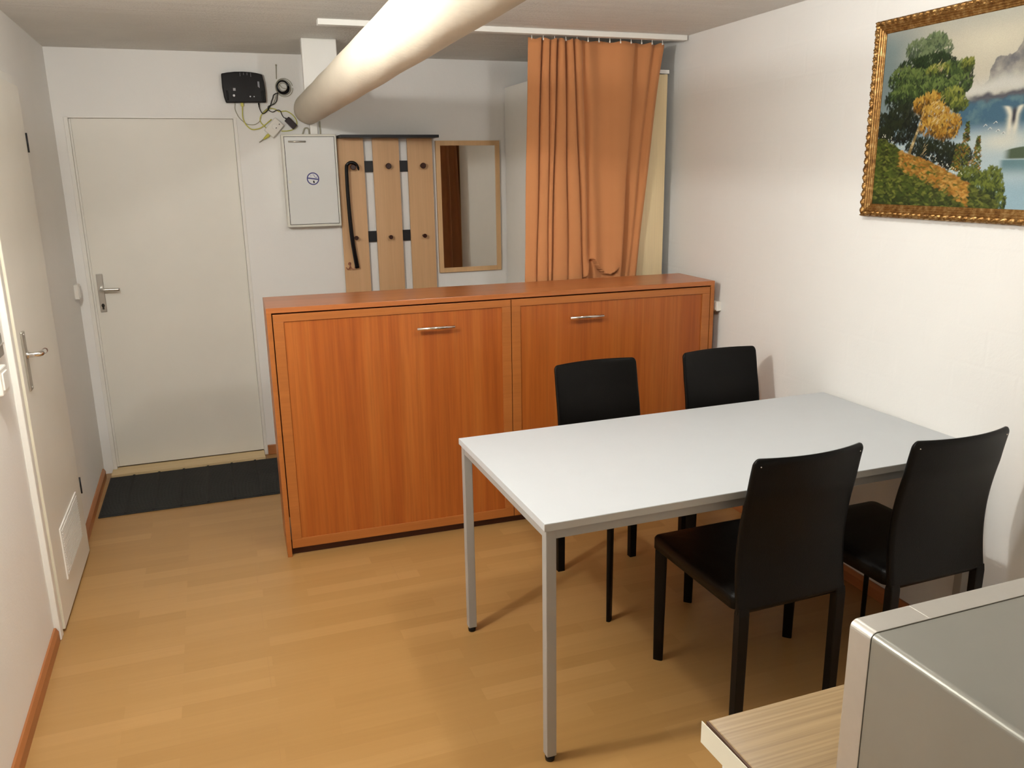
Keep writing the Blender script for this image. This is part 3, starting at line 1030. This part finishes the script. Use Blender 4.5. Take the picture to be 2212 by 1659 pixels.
def cable(name, pts, r, mat, label, base, y=-0.014, extra=None):
    p3 = [(a, YB + (q[2] if len(q) > 2 else y), b) for q in pts for a, b in [q[:2]]]
    t = tag(obj(name, MB().tube(catmull(p3, 6), r, 8), mat, None, base), label, 'cable')
    return t
cable('power_cable', [(1.013, 2.004, -.02), (1.016, 1.99), (1.025, 1.971), (1.036, 1.969), (1.053, 1.982), (1.068, 2.002), (1.076, 2.018), (1.082, 2.035), (1.089, 2.049), (1.094, 2.064), (1.103, 2.072), (1.118, 2.078)], 0.0024, M['black'],
      'black power cable dropping from the router and rising to the coil', (1.05, YB, 2.0))
cable('adaptor_cable', [(1.118, 2.078, -.022), (1.113, 2.060, -.02), (1.108, 2.035), (1.095, 2.020), (1.078, 2.012), (1.062, 2.006), (1.060, 1.993), (1.066, 1.983), (1.080, 1.977), (1.09, 1.979), (1.104, 1.986), (1.117, 1.987), (1.126, 1.980), (1.129, 1.968), (1.137, 1.952), (1.146, 1.945)], 0.0022, M['blackmatte'],
      'thin black cable from the coil down to the black adaptor', (1.10, YB, 2.0))
co = thing('cable_coil', 'round coil of black cable with a pale loop, right of the router', 'cable coil', (1.147, YB, 2.108))
cm = MB()
for k, (rr, dx, dz) in enumerate(((0.0305, 0, 0), (0.0335, 0.001, -0.002), (0.0275, -0.001, 0.002), (0.031, 0.001, 0.002))):
    cm.tube([(dx + rr * math.cos(a), -0.016 - 0.003 * (k % 2), dz + rr * 1.02 * math.sin(a)) for a in np.linspace(0, 2 * PI, 40)], 0.0026, 8)
obj('black_loops', cm, M['black'], co)
gm = MB()
gm.tube([(0.008 + 0.046 * math.cos(a), -0.007, -0.002 + 0.048 * math.sin(a)) for a in np.linspace(0.2, 2 * PI, 44)], 0.0018, 7)
gm.tube([(0.004 + 0.040 * math.cos(a), -0.008, -0.001 + 0.041 * math.sin(a)) for a in np.linspace(0, 2 * PI, 44)], 0.0018, 7)
gm.tube([(0.001 + 0.022 * math.cos(a), -0.014, 0.001 + 0.021 * math.sin(a)) for a in np.linspace(0, 2 * PI, 30)], 0.0016, 7)
gm.tube(catmull([(-0.018, -0.014, 0.015), (-0.002, -0.014, -0.004), (0.02, -0.014, -0.008)], 5), 0.0016, 7)
obj('pale_loops', gm, M['greycable'], co)
ant = thing('antenna', 'thin upright grey antenna above the cable coil', 'antenna', (1.120, YB, 2.15))
obj('rod', MB().tube([(-0.003, -0.010, 0.0), (0.001, -0.010, 0.070)], [0.0020, 0.0024], 8), M['greycable'], ant)
obj('tip', MB().tube([(0.001, -0.010, 0.068), (0.0015, -0.010, 0.076)], [0.0042, 0.0036], 8), M['greycable'], ant)
cable('phone_cable', [(0.889, 2.020), (0.886, 1.991), (0.893, 1.968), (0.904, 1.946), (0.926, 1.923), (0.944, 1.912), (0.978, 1.910), (1.000, 1.920), (1.014, 1.935), (1.023, 1.963), (1.038, 1.982), (1.064, 2.002), (1.090, 2.022), (1.102, 2.045), (1.112, 2.075)], 0.0019, M['greycable'],
      'grey cable looping from the router underside up to the coil', (0.98, YB, 1.95), -0.006)
cable('network_cable', [(0.925, 2.006, -.02), (0.924, 1.985), (0.922, 1.949), (0.932, 1.916), (0.950, 1.893), (0.968, 1.884), (0.990, 1.886), (1.012, 1.893), (1.044, 1.915), (1.073, 1.938)], 0.0028, M['yellow'],
      'yellow network cable curving from the router to the white splitter', (0.98, YB, 1.95))
cable('network_cable', [(1.045, 1.888), (1.030, 1.905), (1.015, 1.923), (1.014, 1.945), (1.026, 1.966), (1.054, 1.988), (1.078, 1.996), (1.101, 1.991), (1.118, 1.980), (1.140, 1.982), (1.160, 1.982), (1.186, 1.966), (1.205, 1.941), (1.209, 1.915), (1.190, 1.888), (1.160, 1.878), (1.122, 1.876)], 0.0026, M['yellow'],
      'yellow cable arching over the black adaptor behind the splitter', (1.12, YB, 1.93), -0.006)
yp = thing('cable_connector', 'loose yellow cable connector sticking out below the white splitter', 'connector', (1.03, YB, 1.843))
obj('connector_body', MB().tube([(0.030, -0.018, 0.020), (0.012, -0.018, 0.005), (-0.008, -0.018, -0.010)], [0.008, 0.009, 0.004], 10), M['yellow'], yp)
obj('connector_tip', MB().tube([(-0.008, -0.018, -0.010), (-0.034, -0.018, -0.027)], [0.0025, 0.0018], 8), M['greycable'], yp)

def tilted(cx, cz, w, h, ang):
    c, s = math.cos(ang), math.sin(ang)
    return [(cx + a * w / 2 * c - b * h / 2 * s, cz + a * w / 2 * s + b * h / 2 * c) for a, b in ((-1, -1), (1, -1), (1, 1), (-1, 1))]
spl = thing('splitter_box', 'square white plastic splitter box tilted on the wall beside the adaptor', 'splitter', (1.083, YB, 1.893))
sb = obj('box_body', MB().prism(tilted(0, 0, 0.062, 0.092, math.radians(-43)), 'y', -0.034, -0.001, 0.004), M['whiteplastic'], spl)
obj('socket_ring', MB().tube([(0.004, -0.0335, 0.006), (0.004, -0.0355, 0.006)], [0.016, 0.015], 24), M['trim'], sb)
for (a, b) in ((0.028, 0.018), (0.010, -0.002)):
    obj('socket_slot', MB().prism(tilted(a, b, 0.004, 0.007, math.radians(-40)), 'y', -0.0362, -0.0335), M['darkgap'], sb)
ad = thing('power_adaptor', 'small black power adaptor above the electrical box', 'adaptor', (1.175, YB, 1.918))
obj('adaptor_body', MB().prism(tilted(0, 0, 0.064, 0.032, math.radians(-47)), 'y', -0.038, -0.002, 0.004), simple('brownish_black_plastic', (0.025, 0.014, 0.018), 0.35), ad)
obj('strain_relief', MB().tube([(-0.028, -0.02, 0.028), (-0.020, -0.02, 0.020)], [0.0028, 0.005], 10), M['black'], ad)

# ------------------------------------------------------------------ kitchen counter and microwave
kc = thing('kitchen_counter', 'kitchen counter with wood-look worktop in the right foreground', 'counter', (1.27, 1.94, 0))
CW, CDp = 1.69, 0.603
obj('worktop', MB().box(0.003, CW, 0, CDp, 0.869, 0.900, 0.002), M['counter'], kc)
es = MB()
rings = []
for i in range(13):
    t = i / 12
    y = 0.0 + t * CDp
    off = 0.0055 * max(0, (t - 0.55) / 0.45) ** 1.5
    rings.append([(-0.0015 - off, y, 0.868), (-0.0005 - off, y, 0.868), (-0.0005 - off, y, 0.9015), (-0.0015 - off, y, 0.9015)])
es.loft(rings, True, True, False)
e1 = obj('edge_strip', es, M['leafedge'], kc)
e1['label'] = 'peeling pale edge strip on the end of the worktop'
obj('edge_dark_line', MB().box(0.0002, 0.0035, 0.001, CDp - 0.001, 0.8695, 0.8995), simple('dark_line', (0.11, 0.055, 0.03), 0.7), kc)  # thin dark line between the worktop and its edge strip
obj('base_unit', MB().box(0.016, CW, 0.02, CDp - 0.02, 0.10, 0.8685, 0.001), M['white'], kc)
obj('plinth', MB().box(0.03, CW, 0.04, CDp - 0.07, 0.0, 0.10), M['plinth'], kc)

mw = thing('microwave', 'silver microwave oven on the kitchen counter', 'microwave', (1.308, 1.985, 0.9005), 0.006)
MWW, MWD, MWH = 0.47, 0.351, 0.26
def rounded(x0, x1, z0, z1, rl, rr, n=6):
    p = [(x0, z0), (x1, z0)]
    for cx, rad, a0 in ((x1 - rr, rr, 0.0), (x0 + rl, rl, PI / 2)):
        p += [(cx + rad * math.cos(a0 + PI / 2 * k / n), z1 - rad + rad * math.sin(a0 + PI / 2 * k / n)) for k in range(n + 1)] if rad > 0.001 else [(cx, z1)]
    return p
obj('casing', MB().prism(rounded(0.0, MWW, 0.012, MWH, 0.007, 0.007), 'y', 0.0, MWD - 0.0305, 0.0004), M['silvertop'], mw)
fr1 = obj('control_panel_front', MB().prism(rounded(-0.001, 0.0796, 0.010, MWH + 0.001, 0.009, 0.0), 'y', MWD - 0.030, MWD, 0.0005), M['silver'], mw)
fr2 = obj('microwave_door', MB().prism(rounded(0.0800, MWW + 0.001, 0.010, MWH + 0.001, 0.0, 0.009), 'y', MWD - 0.030, MWD, 0.0005), M['silver'], mw)
obj('door_window', MB().box(0.12, MWW - 0.04, MWD - 0.001, MWD + 0.002, 0.05, MWH - 0.04, 0.001), M['black'], fr2)
for z in (0.075, 0.17):
    obj('dial', MB().tube([(0.04, MWD - 0.001, z), (0.04, MWD + 0.014, z)], [0.020, 0.018], 24), M['silver'], fr1)
for (x, y) in ((0.03, 0.03), (MWW - 0.03, 0.03), (0.03, MWD - 0.05), (MWW - 0.03, MWD - 0.05)):
    obj('foot', MB().cyl((x, y, 0), (x, y, 0.014), 0.012, 14), M['black'], mw)

# ------------------------------------------------------------------ framed painting
PW, PH = 0.86, 0.59          # picture opening
py0 = 4.178                  # left inner edge (y), picture runs toward smaller y
ra_ = math.atan(0.0123)
# local frame: a = distance from left inner edge along the wall, n = out of the wall, z up from the opening's bottom
pt_root = thing('framed_painting', 'landscape oil painting in an ornate gold frame on the right wall', 'painting', (XR(py0), py0, 1.500))
def PP(a, n, z):
    return (-n - 0.0123 * a, -a, z)
def paint():
    rng = np.random.default_rng(5)
    S = 0.002
    nw, nh = int(PW / S), int(PH / S)
    U, V = np.meshgrid((np.arange(nw) + .5) * S, (np.arange(nh) + .5) * S)
    img = np.zeros((nh, nw, 3))
    def c(*q):
        return np.array(s2l(tuple(x / 255 for x in q)))
    # smooth noise field
    def sn(sc, seed, oct=4):
        r = np.random.default_rng(seed)
        tot = np.zeros((nh, nw)); amp = 1; norm = 0
        for o in range(oct):
            g = r.random((int(PH / sc) + 3, int(PW / sc) + 3))
            x = U / sc; y = V / sc
            xi = x.astype(int); yi = y.astype(int); fx = x - xi; fy = y - yi
            fx = fx * fx * (3 - 2 * fx); fy = fy * fy * (3 - 2 * fy)
            q = (g[yi, xi] * (1 - fx) + g[yi, xi + 1] * fx) * (1 - fy) + (g[yi + 1, xi] * (1 - fx) + g[yi + 1, xi + 1] * fx) * fy
            tot += amp * q; norm += amp; amp *= .5; sc /= 2
        return tot / norm - .5
    def mix(a, k):
        img[:] = img * (1 - k[..., None]) + a * k[..., None]
    def sm(x, a, b):
        t = np.clip((x - a) / (b - a), 0, 1)
        return t * t * (3 - 2 * t)
    img[:] = c(214, 208, 190)
    n1 = sn(0.2, 1)
    mix(c(140, 158, 160), sm(-U + n1 * .12, -0.28, -0.02) * .95)
    mix(c(190, 190, 180), sm(V + n1 * .15, 0.50, 0.62) * .7)
    mix(c(232, 226, 205), np.exp(-(((U - .45) / .13) ** 2 + ((V - .50) / .05) ** 2)) * .8)
    # mountains
    ridge = 0.40 + 0.085 * sm(U, .42, .56) + 0.02 * np.sin(U * 70) + sn(.03, 2) * .05 - 0.05 * sm(U, .62, .8)
    k = sm(ridge - V, -.002, .004) * sm(V, .33, .42) * sm(U, .38, .47)
    mix(c(140, 138, 138), k * (.75 + sn(.02, 3)))
    mix(c(222, 222, 214), np.exp(-((V - .375 - n1 * .05) / .028) ** 2) * .9 * sm(U, .25, .4))
    # cliff and water
    mix(c(150, 172, 184), sm(-V, -.33, -.27))
    kc_ = sm(.338 + sn(.05, 4) * .03 - V, 0, .006) * sm(V, .235, .27) * sm(U, .30, .36)
    mix(c(86, 122, 142), kc_)
    mix(c(120, 150, 155), kc_ * np.clip(sn(.03, 6) * 3, 0, 1))
    mix(c(105, 105, 112), np.exp(-((V - .338 - sn(.05, 4) * .03) / .009) ** 2) * sm(U, .34, .42))
    mix(c(196, 212, 216), sm(-V + sn(.1, 8) * .04, -.245, -.20) * .9)
    mix(c(222, 224, 212), np.exp(-(((U - .52) / .09) ** 2 + ((V - .205) / .03) ** 2)))
    for u0, u1, w in ((.513, .541, .011), (.582, .560, .010), (.70, .71, .012)):
        f = np.clip((.31 - V) / .03, 0, 1)
        uc = u0 + (u1 - u0) * np.sqrt(f)
        mix(c(236, 232, 214), np.exp(-((U - uc) / w) ** 2) * sm(V, .20, .25) * sm(-V, -.312, -.302))
    mix(c(75, 75, 85), np.exp(-((U - .552) / .008) ** 2) * sm(V, .24, .27) * sm(-V, -.31, -.29))
    mix(c(96, 112, 90), sm(.170 + .02 * np.sin((U - .5) * 14) - V, 0, .004) * sm(V, .150, .156) * sm(U, .525, .56))
    mix(c(92, 134, 140), sm(.152 - V, 0, .004) * sm(V, .09, .14) * sm(U, .515, .54) * .8)
    mix(c(160, 190, 202), sm(-V, -.12, -.05) * .8)
    # brush dabs
    def dab(u, v, l, w, ang, col, al=.85):
        R_ = max(l, w) * 2.2
        i0, i1 = max(0, int((u - R_) / S)), min(nw, int((u + R_) / S) + 2)
        j0, j1 = max(0, int((v - R_) / S)), min(nh, int((v + R_) / S) + 2)
        if i0 >= i1 or j0 >= j1:
            return
        du = U[j0:j1, i0:i1] - u; dv = V[j0:j1, i0:i1] - v
        a = du * math.cos(ang) + dv * math.sin(ang); b = -du * math.sin(ang) + dv * math.cos(ang)
        k = np.clip(1.6 - (a / l) ** 2 - (b / w) ** 2, 0, 1) * al
        img[j0:j1, i0:i1] = img[j0:j1, i0:i1] * (1 - k[..., None]) + col * k[..., None]
    def cluster(u, v, ru, rv, n, cols, l=.008, w=.003, ang=(0.4, 2.6), al=.8):
        for _ in range(n):
            r = math.sqrt(rng.random()) ; t = rng.random() * 2 * PI
            x, y = u + ru * r * math.cos(t), v + rv * r * math.sin(t)
            h = (y - v) / rv * .5 + .5 + rng.normal() * .25
            i = int(np.clip(h * len(cols), 0, len(cols) - 1))
            dab(x, y, l * (.6 + .8 * rng.random()), w, rng.uniform(*ang), cols[i] * (.8 + .4 * rng.random()), al)
    DG = [c(24, 38, 24), c(38, 56, 32), c(52, 74, 38)]
    G = [c(38, 54, 36), c(60, 80, 44), c(86, 108, 56), c(120, 138, 78)]
    G2 = [c(50, 64, 36), c(84, 98, 44), c(120, 130, 56), c(156, 160, 82)]
    GL = [c(78, 94, 72), c(98, 116, 84), c(128, 142, 104)]
    DK = [c(18, 28, 20), c(30, 42, 26), c(48, 58, 34)]
    OR = [c(96, 72, 26), c(146, 108, 34), c(182, 138, 50), c(205, 170, 85)]
    for (u, v, a, b, n) in ((.223, .535, .045, .022, 170), (.150, .515, .05, .035, 200), (.235, .500, .06, .04, 260), (.185, .47, .05, .035, 190)):
        cluster(u, v, a, b, n, GL)
    for (u, v, a, b, n) in ((.13, .44, .075, .05, 300), (.22, .45, .10, .045, 420), (.30, .40, .09, .06, 420), (.20, .38, .13, .04, 460), (.09, .36, .07, .04, 240)):
        cluster(u, v, a, b, n, DG)
    for (u, v, a, b, n) in ((.10, .425, .07, .04, 280), (.17, .405, .08, .045, 340), (.27, .41, .08, .05, 360), (.345, .43, .035, .03, 140), (.335, .385, .05, .035, 200), (.24, .375, .07, .035, 260), (.11, .375, .07, .03, 190)):
        cluster(u, v, a, b, n, G)
    for (u, v, a, b, n) in ((.315, .35, .05, .03, 220), (.345, .325, .035, .02, 130), (.245, .44, .05, .018, 90), (.36, .445, .025, .02, 70)):
        cluster(u, v, a, b, n, G2)
    for (u, v, a, b, n) in ((.04, .285, .06, .035, 260), (.10, .30, .06, .04, 240), (.10, .25, .09, .04, 340), (.03, .24, .04, .03, 140), (.21, .20, .07, .03, 240), (.28, .18, .09, .035, 320), (.35, .165, .07, .04, 260), (.16, .30, .05, .05, 160)):
        cluster(u, v, a, b, n, DK)
    for (u, v, a, b, n) in ((.19, .335, .04, .025, 130), (.23, .35, .04, .022, 130), (.25, .30, .06, .04, 260), (.31, .265, .055, .035, 230), (.24, .26, .05, .03, 140), (.30, .235, .05, .015, 90)):
        cluster(u, v, a, b, n, OR)
    for t in np.linspace(0, 1, 50):
        u = np.interp(t, [0, .4, .7, 1], [.158, .186, .203, .205]); v = .178 + t * .19
        dab(u, v, .006 * (1.25 - t), .005 * (1.3 - t), 1.2, c(150, 130, 84) if rng.random() < .6 else c(215, 195, 150), .8 if t < .55 else .4)
    for (u, v, n) in ((.26, .335, 14), (.262, .285, 18), (.25, .45, 12), (.225, .19, 8)):
        for k in range(n):
            dab(u + rng.normal() * .012, v + rng.normal() * .01, .008, .0009, rng.uniform(.4, 1.2), c(226, 206, 160), .7)
    # conifers
    for (u, v0, v1, w) in ((.388, .115, .268, .030), (.436, .09, .222, .026), (.36, .12, .20, .02)):
        for k in range(190):
            t = rng.random()
            dab(u + rng.uniform(-1, 1) * w * (1 - t) ** .8, v0 + (v1 - v0) * t, .007, .0022, rng.choice([2.5, .6]), (G2 if rng.random() < .65 else OR)[rng.integers(0, 3)], .8)
    for (u, v, a, b, n) in ((.42, .10, .05, .03, 200), (.50, .095, .04, .035, 220), (.52, .06, .03, .035, 160), (.46, .06, .06, .03, 220), (.54, .02, .02, .03, 70)):
        cluster(u, v, a, b, n, G2[:3])
    # hill
    hu = [0, .03, .073, .129, .194, .281, .372, .43, .491, .53, .55]
    hv = [.232, .232, .214, .186, .168, .139, .099, .073, .044, .02, -.02]
    top_ = np.interp(U, hu, hv) + sn(.03, 11) * .008
    k = sm(top_ - V, 0, .004) * (U < .555)
    mix(c(92, 108, 40), k)
    mix(c(56, 70, 34), k * sm(-V + sn(.08, 12) * .08, -.10, -.02) * .9)
    for _ in range(1500):
        u = rng.random() * .53; tv = np.interp(u, hu, hv); v = tv * rng.random() ** .8
        if v < 0: continue
        d = tv - v
        if .11 < u < .42 and d < .055 + .02 * rng.random():
            cc_ = (c(196, 146, 70), c(176, 122, 52), c(210, 170, 100), c(150, 120, 48))[rng.integers(0, 4)]
        else:
            cc_ = (c(86, 98, 40), c(112, 120, 54), c(66, 76, 34), c(136, 140, 66), c(46, 54, 28))[rng.integers(0, 5)]
        dab(u, v, .009, .0035, rng.uniform(-.8, .6), cc_ * (.85 + .3 * rng.random()), .65)
    for _ in range(60):
        u = rng.uniform(.02, .39); v = np.interp(u, hu, hv) + .006 + rng.random() * .016
        if .13 < u < .2 or (.2 < u < .24): continue
        dab(u, v, .0019, .0019, 0, c(232, 230, 214), .95)
    for (u, v) in ((.452, .255), (.470, .245), (.488, .262), (.500, .238), (.52, .23)):
        dab(u, v, .006, .0012, .6, c(230, 230, 222)); dab(u + .006, v + .001, .005, .0012, -.6, c(230, 230, 222))
        dab(u + .002, v - .001, .002, .001, 0, c(50, 50, 60))
    img[:] = np.clip(img * (1 + (rng.random(img.shape[:2]) - .5)[..., None] * .08), 0, 1) ** 1.18 * .74
    return img, nw, nh, S
img, nw, nh, S = paint()
me = bpy.data.meshes.new('canvas')
verts = []
for j in range(nh + 1):
    for i in range(nw + 1):
        verts.append(PP(i * S, 0.012, j * S))
w1 = nw + 1
faces = [(j * w1 + i, j * w1 + i + 1, (j + 1) * w1 + i + 1, (j + 1) * w1 + i) for j in range(nh) for i in range(nw)]
nb = len(verts)
verts += [PP(0, 0.004, 0), PP(nw * S, 0.004, 0), PP(nw * S, 0.004, nh * S), PP(0, 0.004, nh * S)]
faces.append((nb, nb + 3, nb + 2, nb + 1))
me.from_pydata(verts, [], faces)
ca = me.color_attributes.new('paint', 'FLOAT_COLOR', 'CORNER')
buf = np.ones((len(me.loops), 4), dtype=np.float32)
buf[:nw * nh * 4, :3] = np.repeat(img.reshape(-1, 3), 4, axis=0)
ca.data.foreach_set('color', buf.ravel())
me.materials.append(M['art'])
me.update()
cv = bpy.data.objects.new('canvas', me)
COL.objects.link(cv)
cv.parent = pt_root

# ornate frame: profile (distance outward from the opening, height off the wall)
def frame_mesh():
    prof = [(-0.004, 0.004), (-0.004, 0.0145), (0.000, 0.0165), (0.002, 0.0150), (0.0035, 0.0175), (0.0065, 0.0190), (0.008, 0.0165), (0.010, 0.0205), (0.0135, 0.0225), (0.0155, 0.0190),
            (0.018, 0.0240), (0.0215, 0.0255), (0.0235, 0.0215), (0.026, 0.0275), (0.0300, 0.0300), (0.0345, 0.0300), (0.0385, 0.0270), (0.0410, 0.0210), (0.0425, 0.0160), (0.0430, 0.001), (-0.004, 0.001)]
    orn = range(13, 18)
    m = MB()
    def corner(d, k):
        a0, a1, z0, z1 = -d, PW + d, -d, PH + d
        return [(a0, z0), (a1, z0), (a1, z1), (a0, z1)][k]
    for k in range(4):
        L = PW if k % 2 == 0 else PH
        n = int((L + 0.08) / 0.0032)
        rings = []
        for i in range(n + 1):
            t = i / n
            ring = []
            for q, (d, h) in enumerate(prof):
                p0 = corner(d, k); p1 = corner(d, (k + 1) % 4)
                a = p0[0] + (p1[0] - p0[0]) * t; z = p0[1] + (p1[1] - p0[1]) * t
                s_ = t * L
                hh = h
                if q in orn:
                    ph = s_ / 0.026 * 2 * PI + (q - 15) * 1.3
                    hh = h + 0.0042 * math.sin(ph) + 0.0022 * math.sin(ph * 2.3 + q) - 0.002
                if q == 3:
                    hh = h + 0.0012 * math.sin(s_ / 0.005 * 2 * PI)
                ring.append(PP(a, hh, z))
            rings.append(ring)
        m.loft(rings, True, True, True)
    return m
obj('gold_frame', frame_mesh(), M['gold'], pt_root)
